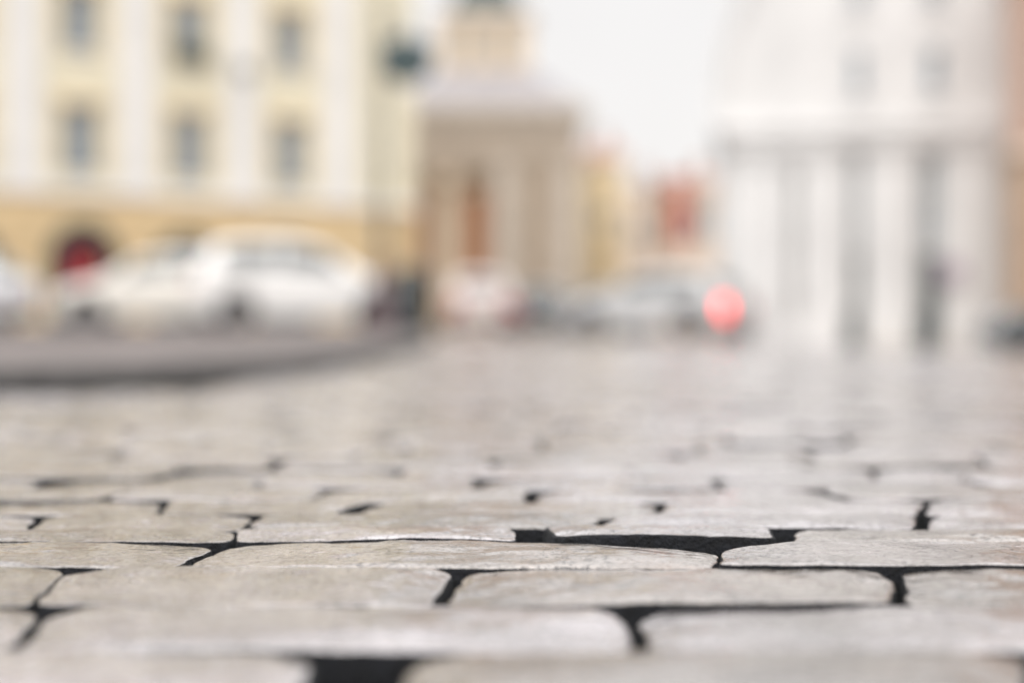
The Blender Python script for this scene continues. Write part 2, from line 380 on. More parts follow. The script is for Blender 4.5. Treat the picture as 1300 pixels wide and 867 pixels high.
# small wedge stones rammed into two of the wide joints
for pxx, pyy, hw_, hl_ in ((690, 681, .006, .010),):
    yy = gd(pyy); xx = X(pxx, yy); add_stone(xx - hw_, xx - hw_ * .3 - .002, xx + hw_, xx + hw_ * .3 - .002, yy - hl_, yy + hl_, 1, (0, 0), zoff=-.009, Rr=.004, corner=2.6, seed=int(pxx), rg=0, dome=.002)
# rows nearer than the picture, behind and under the camera
y = bounds[0]; k = 0
near_rows = []
while y > -2.5:
    near_rows.append((y - .125, y)); y -= .125
far_rows = []; y = bounds[-1]
while y < 16:
    w = random.uniform(.10, .135) if y < 2 else random.uniform(.11, .15); far_rows.append((y, y + w)); y += w
FIX = {0: [150, 405, 668, 1063, 1400], 1: [60, 330, 600, 905, 1236], 2: [210, 500, 800, 1105, 1400], 3: [340, 620, 1004, 1250]}
for n, (yn, yf) in enumerate(near_rows + far_rows):
    fi = n - len(near_rows)
    lim = 1.5 if yn < 1.6 else 0.8 + yn * 0.55
    det = 2 if (fi >= 0 and yn < 2.0) else (1 if yn < 4.5 else 0)
    if fi in FIX:
        ym = (yn + yf) / 2; xs = [X(p, ym) for p in FIX[fi]]
    else:
        xs = [random.uniform(-.1, .1)]
    while xs[0] > -lim: xs.insert(0, xs[0] - random.uniform(.16, .34))
    while xs[-1] < lim: xs.append(xs[-1] + random.uniform(.16, .34))
    sl = [random.uniform(-.012, .012) for _ in xs]; gp = [random.uniform(.004, .012) for _ in xs]
    for i in range(len(xs) - 1):
        cxm = (xs[i] + xs[i+1]) / 2; cym = (yn + yf) / 2
        if on_pavement(cxm + 0.04, cym) or (on_pavement(xs[i] + .06, cym) and on_pavement(xs[i], yf)): continue
        if det == 0 and abs(cxm) > lim: continue
        add_stone(xs[i] - sl[i], xs[i] + sl[i], xs[i+1] - sl[i+1], xs[i+1] + sl[i+1], yn, yf, det, (gp[i], gp[i+1]),
                  zoff=random.uniform(-.003, .003), tilt=(random.uniform(-.01, .01), random.uniform(-.018, .018)),
                  Rr=random.uniform(.003, .006), corner=random.uniform(5, 10), rg=random.uniform(.0003, .0014), cut=(random.uniform(0, .018), random.uniform(.05, .12), random.uniform(0, .018), random.uniform(.05, .12)), seed=random.randint(0, 9999))
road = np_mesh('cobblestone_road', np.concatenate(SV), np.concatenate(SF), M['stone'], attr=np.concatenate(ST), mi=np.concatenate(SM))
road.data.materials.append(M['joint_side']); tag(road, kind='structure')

def sheet(name, xs, ys, zf, m, kind='structure'):
    xs = np.array(xs); ys = np.array(ys); gx, gy = np.meshgrid(xs, ys)
    V = np.stack([gx.ravel(), gy.ravel(), zf(gx, gy).ravel()], 1); w = len(xs)
    i, j = np.meshgrid(np.arange(w - 1), np.arange(len(ys) - 1)); a = (j * w + i).ravel()
    o = np_mesh(name, V, np.stack([a, a + 1, a + w + 1, a + w], 1), m, attr=np.full(len(V), .5)); o['kind'] = kind; return o
ax = list(np.concatenate([np.arange(-30, -4, 2), np.arange(-4, 12, .5), np.arange(12, 42, 3)]))
sheet('road_bed', ax, list(np.arange(-4, 17, .5)), lambda x, y: road_z(x, y) - .030 + .003 * vnoise(x * 3, y * 3), M['joint'])
sheet('far_cobbles', ax, list(np.concatenate([np.arange(15.8, 60, 1), np.arange(60, 130, 10)])), lambda x, y: road_z(x, y) - .004, M['stone_far'])
sheet('ground', [-3000, -300, -60, -20, 0, 20, 60, 300, 3000], [-500, -60, -4, 16, 60, 140, 400, 4000], lambda x, y: road_z(x, y) * 0 - .9, M['earth'])

# side wings of cobbles outside the detailed fan
# moss and soil tufts in the joints near the lens
mv = []; mf = []
for P in PERIM:
    cen = P.mean(0)
    for p in P[::1]:
        if p[1] < 0.72 or p[1] > 1.9 or abs(p[0]) > 0.40 * p[1] + .08: continue
        out = (p - cen); out[2] = 0; out /= max(1e-6, np.linalg.norm(out))
        for _ in range(4):
            dens = vnoise(p[0] * 9, p[1] * 9, 77)
            if random.random() > 0.55 + 0.6 * dens: continue
            q = p + out * random.uniform(.000, .006); x, y = q[0] + random.uniform(-.003, .003), q[1] + random.uniform(-.002, .002)
            h = random.uniform(.008, .026) * (0.8 + 0.5 * max(0, dens)); lean = (random.uniform(-.005, .005), random.uniform(-.004, .004)); w = random.uniform(.0006, .0014)
            a = random.uniform(0, PI); dx, dy = w * math.cos(a), w * math.sin(a); z0 = -.030
            n = len(mv); mv += [(x - dx, y - dy, z0), (x + dx, y + dy, z0), (x + lean[0], y + lean[1], min(z0 + h + .009, random.uniform(-.006, .0005)))]
            mf.append((n, n + 1, n + 2))
moss = np_mesh('moss', np.array(mv), np.array(mf), M['moss'], smooth=False)
tag(moss, 'dark moss and grit growing in the joints between the wet stones', 'moss', kind='stuff')
# grit: small crumbs of gravel lying in the joints
gv = []; gf = []
for P in PERIM:
    cen = P.mean(0)
    for p in P[::2]:
        if p[1] < 0.7 or p[1] > 2.1 or random.random() > .35: continue
        out = (p - cen); out[2] = 0; out /= max(1e-6, np.linalg.norm(out))
        c = p + out * random.uniform(.002, .008); c[2] = -.027 + random.uniform(0, .005); r = random.uniform(.0012, .0035)
        n = len(gv)
        for d in ((1,0,0),(0,1,0),(-1,0,0),(0,-1,0),(0,0,1),(0,0,-1)):
            gv.append((c[0] + d[0]*r*random.uniform(.7,1.4), c[1] + d[1]*r*random.uniform(.7,1.4), c[2] + d[2]*r*random.uniform(.6,1)))
        for t3 in ((0,1,4),(1,2,4),(2,3,4),(3,0,4),(1,0,5),(2,1,5),(3,2,5),(0,3,5)): gf.append(tuple(n + i for i in t3))
grit = np_mesh('grit', np.array(gv), np.array(gf), M['joint'], smooth=False)
tag(grit, 'crumbs of dark gravel lying deep in the joints', 'gravel', kind='stuff')

# ------------------------------------------------------------------ kerb and pavement
off = []
for i, (x, y) in enumerate(KP):
    x0, y0 = KP[max(i-1, 0)]; x1, y1 = KP[min(i+1, len(KP)-1)]
    t = Vector((x1-x0, y1-y0)).normalized(); off.append((-t.y, t.x))   # normal towards the pavement
kv = []; W = .13
for (x, y), (nx, ny) in zip(KP, off):
    zt = float(pave_z(x, y)) + .004; zb = float(road_z(x, y)) - .035
    for o_, z_ in ((0, zb), (0, zt - .014), (.004, zt - .005), (.013, zt), (W, zt + .001), (W, zt - .08)):
        kv.append((x + nx*o_, y + ny*o_, z_))
kf = [(i*6+j, (i+1)*6+j, (i+1)*6+j+1, i*6+j+1) for i in range(len(KP)-1) for j in range(5)]
tag(np_mesh('kerb', kv, kf, M['kerb'], attr=np.full(len(kv), .5)), kind='structure')
pv = []
inner = [(x + nx*(W+.006), y + ny*(W+.006)) for (x, y), (nx, ny) in zip(KP, off)]
steps = [0, .02, .05, .1, .18, .3, .45, .65, 1.0]
for x, y in inner:
    # fan out towards a far-left point
    tx, ty = -60, max(y, 3) * 1.0 + (60 if y > 3.2 else 0) * 0
    ty = y + 70 * min(1, max(0, (y - 2.4) / 3.0)) * (1 if x > -8 else .6)
    for s in steps:
        xx = x + (tx - x) * s; yy = y + (ty - y) * s
        pv.append((xx, yy, float(pave_z(xx, yy))))
n_ = len(steps)
pf = [(i*n_+j, (i+1)*n_+j, (i+1)*n_+j+1, i*n_+j+1) for i in range(len(inner)-1) for j in range(n_-1)]
tag(np_mesh('pavement', pv, pf, M['pave'], attr=np.full(len(pv), .5)), kind='structure')

# ------------------------------------------------------------------ facades
def arch_pts(x0, x1, zs, n=12):
    c = (x0 + x1) / 2; r = (x1 - x0) / 2
    return [(c - r * math.cos(PI * i / n), zs + r * math.sin(PI * i / n)) for i in range(n + 1)]
def wall(parent, name, m, x0, x1, z0, z1, y0, depth, holes, reveal=.28, label=None):
    """front wall at y0 with real openings; holes = (x0,x1,z0,z1,arched)"""
    mb = MB(); cx = sorted({x0, x1, *[h[0] for h in holes], *[h[1] for h in holes]}); cz = sorted({z0, z1, *[h[2] for h in holes], *[h[3] for h in holes]})
    for i in range(len(cx) - 1):
        for j in range(len(cz) - 1):
            mx, mz = (cx[i]+cx[i+1])/2, (cz[j]+cz[j+1])/2
            if any(h[0] < mx < h[1] and h[2] < mz < h[3] for h in holes): continue
            mb.quad((cx[i], y0, cz[j]), (cx[i+1], y0, cz[j]), (cx[i+1], y0, cz[j+1]), (cx[i], y0, cz[j+1]))
    for h in holes:
        a, b, c, d, ar = h; yb = y0 + reveal
        if not ar:
            mb.quad((a,y0,c),(a,yb,c),(a,yb,d),(a,y0,d)); mb.quad((b,y0,c),(b,y0,d),(b,yb,d),(b,yb,c)); mb.quad((a,y0,d),(a,yb,d),(b,yb,d),(b,y0,d))
        else:
            zs = d - (b - a) / 2
            mb.quad((a,y0,c),(a,yb,c),(a,yb,zs),(a,y0,zs)); mb.quad((b,y0,c),(b,y0,zs),(b,yb,zs),(b,yb,c))
            ap = arch_pts(a, b, zs)
            for p, q in zip(ap, ap[1:]):
                mb.quad((p[0],y0,p[1]),(p[0],yb,p[1]),(q[0],yb,q[1]),(q[0],y0,q[1]))
                mb.quad((p[0],y0,p[1]),(q[0],y0,q[1]),(q[0],y0,d),(p[0],y0,d))
        if c > z0 + .01: mb.quad((a,y0,c),(b,y0,c),(b,yb,c),(a,yb,c))
    # sides, back, top
    yb = y0 + depth
    mb.quad((x0,y0,z0),(x0,y0,z1),(x0,yb,z1),(x0,yb,z0)); mb.quad((x1,y0,z0),(x1,yb,z0),(x1,yb,z1),(x1,y0,z1))
    mb.quad((x0,yb,z0),(x0,yb,z1),(x1,yb,z1),(x1,yb,z0)); mb.quad((x0,y0,z1),(x1,y0,z1),(x1,yb,z1),(x0,yb,z1))
    return mb.build(name, m, parent, label=label)
def window(parent, x0, x1, z0, z1, y, pane='glass', arched=False, mull=True):
    f = MB(); t = .07
    if arched:
        zs = z1 - (x1 - x0) / 2; ap = arch_pts(x0, x1, zs); ai = arch_pts(x0 + t, x1 - t, zs)
        f.box(x0, x0 + t, y, y + .06, z0, zs); f.box(x1 - t, x1, y, y + .06, z0, zs)
        for i in range(len(ap) - 1):
            f.quad((ap[i][0], y, ap[i][1]), (ap[i+1][0], y, ap[i+1][1]), (ai[i+1][0], y, ai[i+1][1]), (ai[i][0], y, ai[i][1]))
    else:
        f.box(x0, x0 + t, y, y + .06, z0, z1); f.box(x1 - t, x1, y, y + .06, z0, z1); f.box(x0 + t, x1 - t, y, y + .06, z1 - t, z1)
    f.box(x0 + t, x1 - t, y, y + .06, z0, z0 + t)
    if mull:
        c = (x0 + x1) / 2; f.box(c - .035, c + .035, y + .004, y + .05, z0 + t, z1 - t); zc = z0 + (z1 - z0) * .66
        f.box(x0 + t, c - .035, y + .004, y + .05, zc - .03, zc + .03); f.box(c + .035, x1 - t, y + .004, y + .05, zc - .03, zc + .03)
    w = f.build('window', M['frame'], parent)
    p = MB()
    if arched:
        pts = [(x0 + .01, z0 + .01), (x1 - .01, z0 + .01)] + list(reversed(arch_pts(x0 + .01, x1 - .01, zs))); p.prism(pts, y + .03, y + .04)
    else: p.box(x0 + .01, x1 - .01, y + .03, y + .04, z0 + .01, z1 - .01)
    p.build('pane', M[pane], w)
    return w
def part(parent, name, m, boxes, bev=0.0, smooth=False):
    mb = MB()
    for b in boxes: mb.box(*b, bev)
    return mb.build(name, M[m], parent, smooth)

# ---- cream building on the left: line through two measured window columns
dirv = Vector((.861, .509)); rzL = math.atan2(.509, .861)
org = Vector((-15.15, 50.0)) - dirv * 12
B = empty('cream_building', (org.x, org.y, .06), rzL, 'long cream plastered building with white pilasters over an ochre ground floor', 'building')
cols = [12 - 7.86, 12 - 3.93, 12, 15.93, 19.86]
wz = [(5.4, 7.85), (9.75, 12.0), (14.1, 16.1)]
hs = [(c - .64, c + .64, a, b, False) for c in cols for a, b in wz]
arches = [(12.1 - .85, 12.1 + .85, 0, 3.3, True), (15.9 - 1.35, 15.9 + 1.35, 0, 3.55, True), (19.7 - 1.35, 19.7 + 1.35, 0, 3.55, True), (8.07 - 1.35, 8.07 + 1.35, 0, 3.55, True), (4.1 - 1.35, 4.1 + 1.35, 0, 3.55, True)]
wall(B, 'upper_wall', M['cream'], 0, 25.05, 4.9, 18.5, 0, 12, hs)
wall(B, 'ground_floor_wall', M['ochre'], 0.0, 25.05, 0, 4.62, -.06, 12, arches, reveal=.4)
part(B, 'string_course', 'white', [(-.1, 25.15, -.22, .5, 4.62, 4.9)], .03)
part(B, 'cornice', 'white', [(-.3, 25.3, -.55, 12.2, 18.5, 18.95), (-.15, 25.2, -.3, 12.1, 18.2, 18.5)])
mb = MB(); mb.prism([(-.3, 18.95), (25.3, 18.95), (23, 22), (2, 22)], 1.5, 10); mb.build('roof', M['tile'], B)
for c in (2.1, 6.1, 10.04, 13.96, 17.9, 21.8):
    w = .62
    mb = MB(); mb.box(c - w, c + w, -.16, -.002, 5.15, 17.95); mb.box(c - w - .08, c + w + .08, -.22, -.002, 4.9, 5.15); mb.box(c - w - .08, c + w + .08, -.22, -.002, 17.95, 18.2)
    mb.build('pilaster', M['white'], B)
for c in cols:
    for a, b in wz:
        w = window(B, c - .64, c + .64, a, b, .16)
        part(w, 'sill', 'white', [(c - .8, c + .8, -.14, .16, a - .12, a)])
        part(w, 'shadow_surround', 'ochre', [(c - .8, c - .645, -.05, -.003, a, b), (c + .645, c + .8, -.05, -.003, a, b), (c - .9, c + .9, -.12, -.003, b, b + .2)])  # ochre strips put the tan shadow round each window into colour
for k, (a, b, c, d, _) in enumerate(arches):
    if k == 0:
        zs = d - .85; pts = [(a, c), (b, c)] + list(reversed(arch_pts(a, b, zs)))
        D = MB(); D.prism(pts, .30, .36); dr = D.build('door_frame', M['iron'], B)
        part(dr, 'door_leaf', 'red_door', [(a + .33, a + .84, .22, .299, .95, 2.75), (a + .86, b - .33, .22, .299, .95, 2.75)], .01)
        K = MB(); ap = arch_pts(a - .42, b + .42, zs); ai = arch_pts(a, b, zs)
        for i in range(len(ap) - 1):
            K.prism([ai[i], ap[i], ap[i+1], ai[i+1]], -.14, -.063)
        K.box(a - .42, a, -.14, -.063, 0, zs); K.box(b, b + .42, -.14, -.063, 0, zs); K.build('door_surround', M['iron'], B)
    else: window(B, a, b, .02, d, .3, 'darkglass', arched=True)
for xx in (.9, 6.1, 10.04, 13.96, 17.9, 21.8, 24.5):
    part(B, 'rusticated_pier', 'ochre', [(xx - .5, xx + .5, -.14, -.063, z, z + .5) for z in np.arange(.1, 4.1, .56)], .02)
# downpipe at the corner
mb = MB(); mb.tube([(23.4, -.28, .2), (23.4, -.28, 18.1)], .07); mb.build('downpipe', M['slate'], B)
# planter boxes with greenery on the middle upper sill
def planter(c, z, lab):
    o = empty('window_box', (org.x + dirv.x * c + .509*.3, org.y + dirv.y * c - .861 * .3, .06 + z), rzL, lab, 'planter')
    t = MB(); t.box(-.6, .6, -.14, .14, .0, .26, .02); t.build('trough', M['darkgreen'], o)
    l = MB()
    for _ in range(420):
        x, y, zz = random.uniform(-.62, .62), random.uniform(-.2, .2), .2 + random.uniform(0, .62) * random.random() ** .5
        a = Vector((random.uniform(-1, 1), random.uniform(-1, 1), random.uniform(-1, 1))).normalized() * .06; b = a.orthogonal().normalized() * .035
        p = Vector((x, y, zz)); l.quad(tuple(p - a), tuple(p + b), tuple(p + a), tuple(p - b))
    l.build('foliage', M['leaf'], o)
planter(15.93, 9.66, 'dark green window box of leafy plants on the upper sill between two white pilasters')
# wall lantern on the facade
wl = empty('wall_lantern', (org.x + dirv.x * 17.75 + .509 * .17, org.y + dirv.y * 17.75 - .861 * .17, 9.6), rzL, 'small dark bracket lantern fixed to a white pilaster of the cream building', 'lantern')
mb = MB(); mb.tube([(0, 0, 0), (0, -.35, .25), (0, -.7, .2), (0, -.75, .05)], .025); mb.box(-.06, .06, 0, .03, -.15, .15); mb.build('bracket', M['iron'], wl)
mb = MB(); mb.lathe([(.03, .06), (.2, -.02), (.22, -.05), (.14, -.45), (.05, -.5)], 0, -.75, 8); mb.build('lamp_shade', M['iron'], wl)

# ---- church with a portico in the centre
d = 75.0; gz = 0.0
cx0, cx1 = X(520, d), X(733, d)
Cc = empty('portico_church', (cx0, d, 0), 0, 'taupe stone church with tall orange doors and a cream tower under a green cap', 'church')
W_ = cx1 - cx0
def cz(py): return Z(py, d)
pa, pb = X(528, d) - cx0, X(626, d) - cx0
wall(Cc, 'wall', M['taupe'], 0, W_, -.3, cz(205), 0, 12, [(pa, pb, -.3, cz(222), False)], reveal=1.0)
part(Cc, 'porch_wall', 'porch', [(pa, pb, 1.0, 1.15, -.3, cz(222))])
for a, b in ((528, 544), (588, 621)):
    q0, q1 = X(a, d) - cx0, X(b, d) - cx0
    dd = part(Cc, 'door', 'wood', [(q0 + .02, q1 - .02, 0.85, 0.997, 0, cz(245))], .02)
    part(dd, 'panel', 'wood', [(q0 + .15, q1 - .15, 0.81, 0.847, z, z + 1.4) for z in (.4, 2.2, 4.0, 5.4)], .02)
mb = MB(); xx = X(567, d) - cx0
mb.lathe([(.62, 0), (.62, .3), (.5, .4), (.46, .6), (.40, cz(222) - .8), (.45, cz(222) - .6), (.58, cz(222) - .5), (.58, cz(222))], xx, .25, 20); mb.build('column', M['porch'], Cc, True)
part(Cc, 'frieze', 'taupe', [(-.12, W_ + .12, -.12, 12, cz(205), cz(158))])
for i in range(9):
    xx = .3 + i * (W_ - .6) / 8
    part(Cc, 'triglyph', 'taupe_light', [(xx - .16, xx + .16, -.2, -.123, cz(200), cz(165))])
part(Cc, 'cornice', 'taupe_light', [(-.35, W_ + .35, -.4, 12.3, cz(158), cz(148)), (-.6, W_ + .6, -.65, 12.6, cz(148), cz(134))], .05)
for q in (X(640, d) - cx0, X(722, d) - cx0):
    mb = MB(); mb.box(q - .45, q + .45, -.14, -.002, .5, cz(212)); mb.box(q - .55, q + .55, -.2, -.002, -.3, .5); mb.box(q - .55, q + .55, -.2, -.002, cz(212), cz(205)); mb.build('pilaster', M['taupe_light'], Cc)
# lead roof (truncated hip)
zr0, zr1 = cz(134), cz(82)
tx0, tx1 = X(552, d) - cx0, X(676, d) - cx0
mb = MB()
lo = [(-.4, -.4, zr0), (W_ + .4, -.4, zr0), (W_ + .4, 12.4, zr0), (-.4, 12.4, zr0)]; hi = [(tx0, 2, zr1), (tx1, 2, zr1), (tx1, 8.5, zr1), (tx0, 8.5, zr1)]
for i in range(4): mb.quad(lo[i], lo[(i+1) % 4], hi[(i+1) % 4], hi[i])
mb.quad(*hi); mb.build('roof', M['lead'], Cc)
c_ = (tx0 + tx1) / 2; hw = (X(674, d) - X(556, d)) / 2
wz0, wz1 = zr1 + .1, cz(8)
wall(Cc, 'tower', M['porch'], c_ - hw, c_ + hw, zr1 + .003, wz1, 2.4, 4.8, [(c_ - 1.3, c_ - .6, wz0 + .4, wz1 - .5, True), (c_ + .6, c_ + 1.3, wz0 + .4, wz1 - .5, True)])
for s in (-.95, .95): window(Cc, c_ + s - .35, c_ + s + .35, wz0 + .4, wz1 - .5, 2.6, arched=True, mull=False)
part(Cc, 'tower_cornice', 'white', [(c_ - hw - .25, c_ + hw + .25, 2.1, 7.5, wz1, wz1 + .3)], .05)
mb = MB(); mb.lathe([(1.95, wz1 + .3), (1.9, wz1 + 1.2), (1.5, wz1 + 2.2), (.8, wz1 + 3.0), (.35, wz1 + 3.4), (.3, wz1 + 4.2), (.05, wz1 + 6)], c_, 4.8, 24); mb.build('dome', M['copper'], Cc, True)
part(Cc, 'step', 'taupe_light', [(-.3, pb + .4, -1.2, -.003, -.3, .12), (-.3, pb + .2, -.8, -.004, .12, .26)])

# ---- low houses closing the street
def house(name, px0, px1, d, ytop, wm, rm, lab, cat='house', rise=1.6, nw=2, floors=2, depth=8, z0=None, zwin=1.2, ww=.45, wh=1.6):
    x0, x1 = X(px0, d), X(px1, d); zt = Z(ytop, d); zb = float(road_z((x0+x1)/2, d)) - .1 if z0 is None else z0
    o = empty(name, (x0, d, zb), 0, lab, cat); w = x1 - x0; h = zt - zb; hs = []
    fh = h / floors
    for f_ in range(floors):
        for i in range(nw):
            c = w * (i + .5) / nw; hs.append((c - ww, c + ww, f_ * fh + zwin, f_ * fh + zwin + min(wh, fh * .5), False))
    wall(o, 'wall', M[wm], 0, w, 0, h, 0, depth, hs, reveal=.2)
    for a in hs: window(o, *a[:4], .1)
    part(o, 'eaves', 'white', [(-.12, w + .12, -.3, depth + .3, h, h + .18)])
    mb = MB(); p = [(-.3, h + .18), (depth + .3, h + .18), (depth / 2, h + .18 + rise)]
    n = 0; mb.v = [(-.15, y_, z_) for y_, z_ in p] + [(w + .15, y_, z_) for y_, z_ in p]; mb.f = [(0,1,2), (5,4,3), (0,2,5,3), (1,4,5,2), (0,3,4,1)]
    rf = mb.build('roof', M[rm], o); part(rf, 'chimney', 'brick', [(w*.6, w*.6+.5, depth*.5-.3, depth*.5+.3, h + rise*.6, h + rise + 1)])
    return o
house('yellow_house', 737, 792, 84, 205, 'yellow', 'tile', 'narrow bright yellow house beside the taupe church, behind the parked cars', rise=1.2, nw=1, ww=.35, wh=1.0)
house('pale_house', 792, 846, 96, 240, 'pink', 'slate', 'pale pinkish house with a grey roof at the far end of the street', rise=1.0)
house('beige_house', 838, 930, 74, 238, 'beige', 'tile', 'beige house with a red banner on its front, left of the white church', rise=.8, nw=3)
bn = empty('red_banner', (X(862, 73.8), 73.7, Z(222, 73.8)), 0, 'red vertical banner hanging on the front of the beige house', 'banner')
mb = MB()
for i in range(8):
    for j in range(12):
        def P_(a, b): return (-.5 + 1.0 * a / 8, .07 * math.sin(a * 1.5 + b * .3), -.1 - 3.4 * b / 12)
        mb.quad(P_(i, j), P_(i+1, j), P_(i+1, j+1), P_(i, j+1))
mb.build('cloth', M['red'], bn, True)
mb = MB(); mb.tube([(-.7, 0, -.08), (.7, 0, -.08)], .03); mb.tube([(0, 0, -.08), (0, .3, 0)], .025); mb.build('rod', M['iron'], bn)

# ---- white church on the right with a curved gable
d = 32.0; zb = -.34
wx0, wx1 = X(930, d), X(1263, d)
Wc = empty('white_church', (wx0, d, zb), R(-9), 'tall white church front with a curved gable and slender pilasters', 'church')
def lx(px): return X(px, d) - wx0
def lz(py): return Z(py, d) - zb
w = wx1 - wx0
slots = [(lx(1077), lx(1092), .02, lz(196), False), (lx(1160), lx(1187), .02, lz(200), False), (lx(1003), lx(1013), .6, lz(215), False)]
wall(Wc, 'wall', M['church_white'], 0, w, 0, lz(190), 0, 9, slots, reveal=.35)
# recessed doors with upper lights
for k, (a, b, c, e, _) in enumerate(slots[:2]):
    dm = part(Wc, 'door', 'darkgreen', [(a, b, .30, .36, 0.02, 2.1)], .01)
    part(dm, 'panel', 'darkgreen', [(a + .07, b - .07, .275, .297, z, z + .5) for z in (.2, .85, 1.45)])
    window(Wc, a, b, 2.1, e, .25, 'glass', mull=(k == 1))
window(Wc, slots[2][0], slots[2][1], slots[2][2], slots[2][3], .25, 'glass', mull=False)
for q, ww in ((962, 14), (988, 8), (1040, 20), (1126, 22), (1222, 24)):
    c = lx(q); h_ = ww / 56.4
    mb = MB(); mb.box(c - h_ - .06, c + h_ + .06, -.24, -.003, 0, .45); mb.box(c - h_, c + h_, -.16, -.003, .45, lz(208)); mb.box(c - h_ - .06, c + h_ + .06, -.24, -.003, lz(208), lz(198))
    mb.build('pilaster', M['church_white'], Wc)
part(Wc, 'side_wing_wall', 'church_white', [(-.35, -.002, .9, 8, 0, lz(205))])
part(Wc, 'entablature', 'church_white', [(-.12, w + .05, -.18, 9, lz(190), lz(172)), (-.25, w + .05, -.28, 9.1, lz(172), lz(163))], .02)
# curved gable: outline in x,z with thickness
pts = [(lx(906), lz(163)), (lx(903), lz(140)), (lx(905), lz(100)), (lx(912), lz(60)), (lx(925), lz(20)), (lx(945), lz(-20)), (lx(975), lz(-60)), (lx(1015), lz(-95)),
       (lx(1060), lz(-118)), (lx(1100), lz(-128)), (lx(1140), lz(-128)), (lx(1190), lz(-118)), (lx(1235), lz(-95)), (lx(1262), lz(-60)), (lx(1264), lz(0)), (lx(1265), lz(163))]
mb = MB(); mb.prism(pts, .05, 7); mb.build('gable', M['church_white'], Wc)
# moulding that follows the gable
mb = MB()
for p, q in zip(pts[:-1], pts[1:-1]):
    mb.prism([p, q, (q[0] + (.18 if q[0] < w * .5 else -.18) , q[1] - .05), (p[0] + (.18 if p[0] < w * .5 else -.18), p[1] - .05)], -.06, .047)
mb.build('gable_moulding', M['church_white'], Wc)
for q, y0_, y1_, hw_ in ((1085, 72, 124, 6), (1176, 70, 124, 8), (1085, -35, 14, 7), (1176, -35, 14, 8)):
    c = lx(q); h_ = hw_ / 56.4
    f = MB(); z0_, z1_ = lz(y1_), lz(y0_)
    f.box(c - h_ - .1, c - h_, -.03, .047, z0_, z1_); f.box(c + h_, c + h_ + .1, -.03, .047, z0_, z1_); f.box(c - h_ - .1, c + h_ + .1, -.06, .047, z1_, z1_ + .1); f.box(c - h_ - .14, c + h_ + .14, -.08, .047, z0_ - .1, z0_)
    wn = f.build('window', M['church_white'], Wc); p = MB(); p.box(c - h_, c + h_, .01, .045, z0_, z1_); p.build('pane', M['glass'], wn)
part(Wc, 'step', 'taupe_light', [(lx(1055), lx(1210), -.7, -.245, -.05, .06)])
pl = tag(part(None, 'wall_plaque', 'mauve', [(-.27, .27, -.03, .03, -.22, .22)], .01), 'small mauve plaque on the white church beside its wider doorway', 'plaque')
pl.location = (X(1206, 31.1), 31.02, Z(345, 31)); pl.rotation_euler = (0, 0, R(-9))

# ---- brown building at the right edge
d = 28.0; bx = X(1281, d)
Bb = empty('brown_building', (bx, d, -.4), R(-18), 'brown building with a red brick upper floor, right of the white church', 'building')
hs = [(1.0, 2.1, 1.0, 2.7, False), (3.1, 4.2, 1.0, 2.7, False)]; hs2 = [(.5, 1.2, 4.7, 6.2, False), (2.4, 3.4, 4.6, 6.3, False), (4.2, 5.2, 4.6, 6.3, False)]
wall(Bb, 'wall', M['brown'], 0, 6, 0, 3.9, 0, 3.6, hs); wall(Bb, 'upper_wall', M['brick'], 0, 6, 4.1, 8.2, 0, 3.6, hs2)
part(Bb, 'string_course', 'beige', [(-.08, 6.05, -.12, 3.6, 3.9, 4.1)]); part(Bb, 'cornice', 'beige', [(-.2, 6.2, -.3, 3.7, 8.2, 8.5)])
for a in hs + hs2: window(Bb, *a[:4], .12)

# ---- bollards in front of the white church
bd0 = None
for i, (px, lab) in enumerate(((1083, 'squat dark iron bollard standing before the narrower doorway of the white church'), (1172, 'squat dark iron bollard standing before the wider doorway of the white church'))):
    dB = 28.8; x = X(px, dB); z = float(road_z(x, dB)) - .02
    if bd0 is None:
        bd0 = empty('bollard', (x, dB, z), 0, lab, 'bollard', 'bollards before the white church')
        mb = MB(); mb.lathe([(.24, 0), (.24, .08), (.18, .12), (.16, .5), (.19, .53), (.19, .57)], 0, 0, 20); mb.build('post', M['iron'], bd0, True)
        mb = MB(); mb.lathe([(.15, .57), (.17, .64), (.13, .72), (.04, .77)], 0, 0, 20); mb.build('cap', M['iron'], bd0, True)
    else:
        c = copy_tree(bd0); c.location = (x, dB, z); c['label'] = lab

# ---- street lamp with a hanging lantern, left of the church
dL = 24.0; xl = X(487, dL); zg = float(pave_z(xl, dL))
Lp = empty('street_lamp', (xl, dL, zg), 0, 'tall dark street lamp with a thick maroon base and one big hanging lantern', 'street lamp')
hz = Z(75, dL) - zg
mb = MB(); mb.lathe([(.24, 0), (.24, .12), (.19, .2), (.17, .7), (.20, .76), (.15, .86), (.12, 1.15), (.08, 1.25)], 0, 0, 16); mb.build('base', M['maroon'], Lp, True)
mb = MB(); mb.lathe([(.06, 1.25), (.05, 2.5), (.07, 2.55), (.045, 2.65), (.035, hz + .75)], 0, 0, 14); mb.build('pole', M['iron'], Lp, True)
lxo = X(516, dL) - xl
mb = MB(); mb.tube([(0, 0, hz + .6), (.03, 0, hz + .75), (lxo * .5, 0, hz + .86), (lxo * .9, 0, hz + .75), (lxo, 0, hz + .55), (lxo, 0, hz + .36)], .022); mb.build('arm', M['iron'], Lp, True)
mb = MB(); mb.lathe([(.04, hz + .40), (.13, hz + .34), (.46, hz + .22), (.52, hz + .12), (.49, hz + .10)], lxo, 0, 20); lh = mb.build('hood', M['iron'], Lp, True)
mb = MB(); mb.lathe([(.48, hz + .10), (.47, hz - .08), (.40, hz - .26), (.22, hz - .40), (.03, hz - .44)], lxo, 0, 20); mb.build('globe', M['lampglass'], Lp, True)

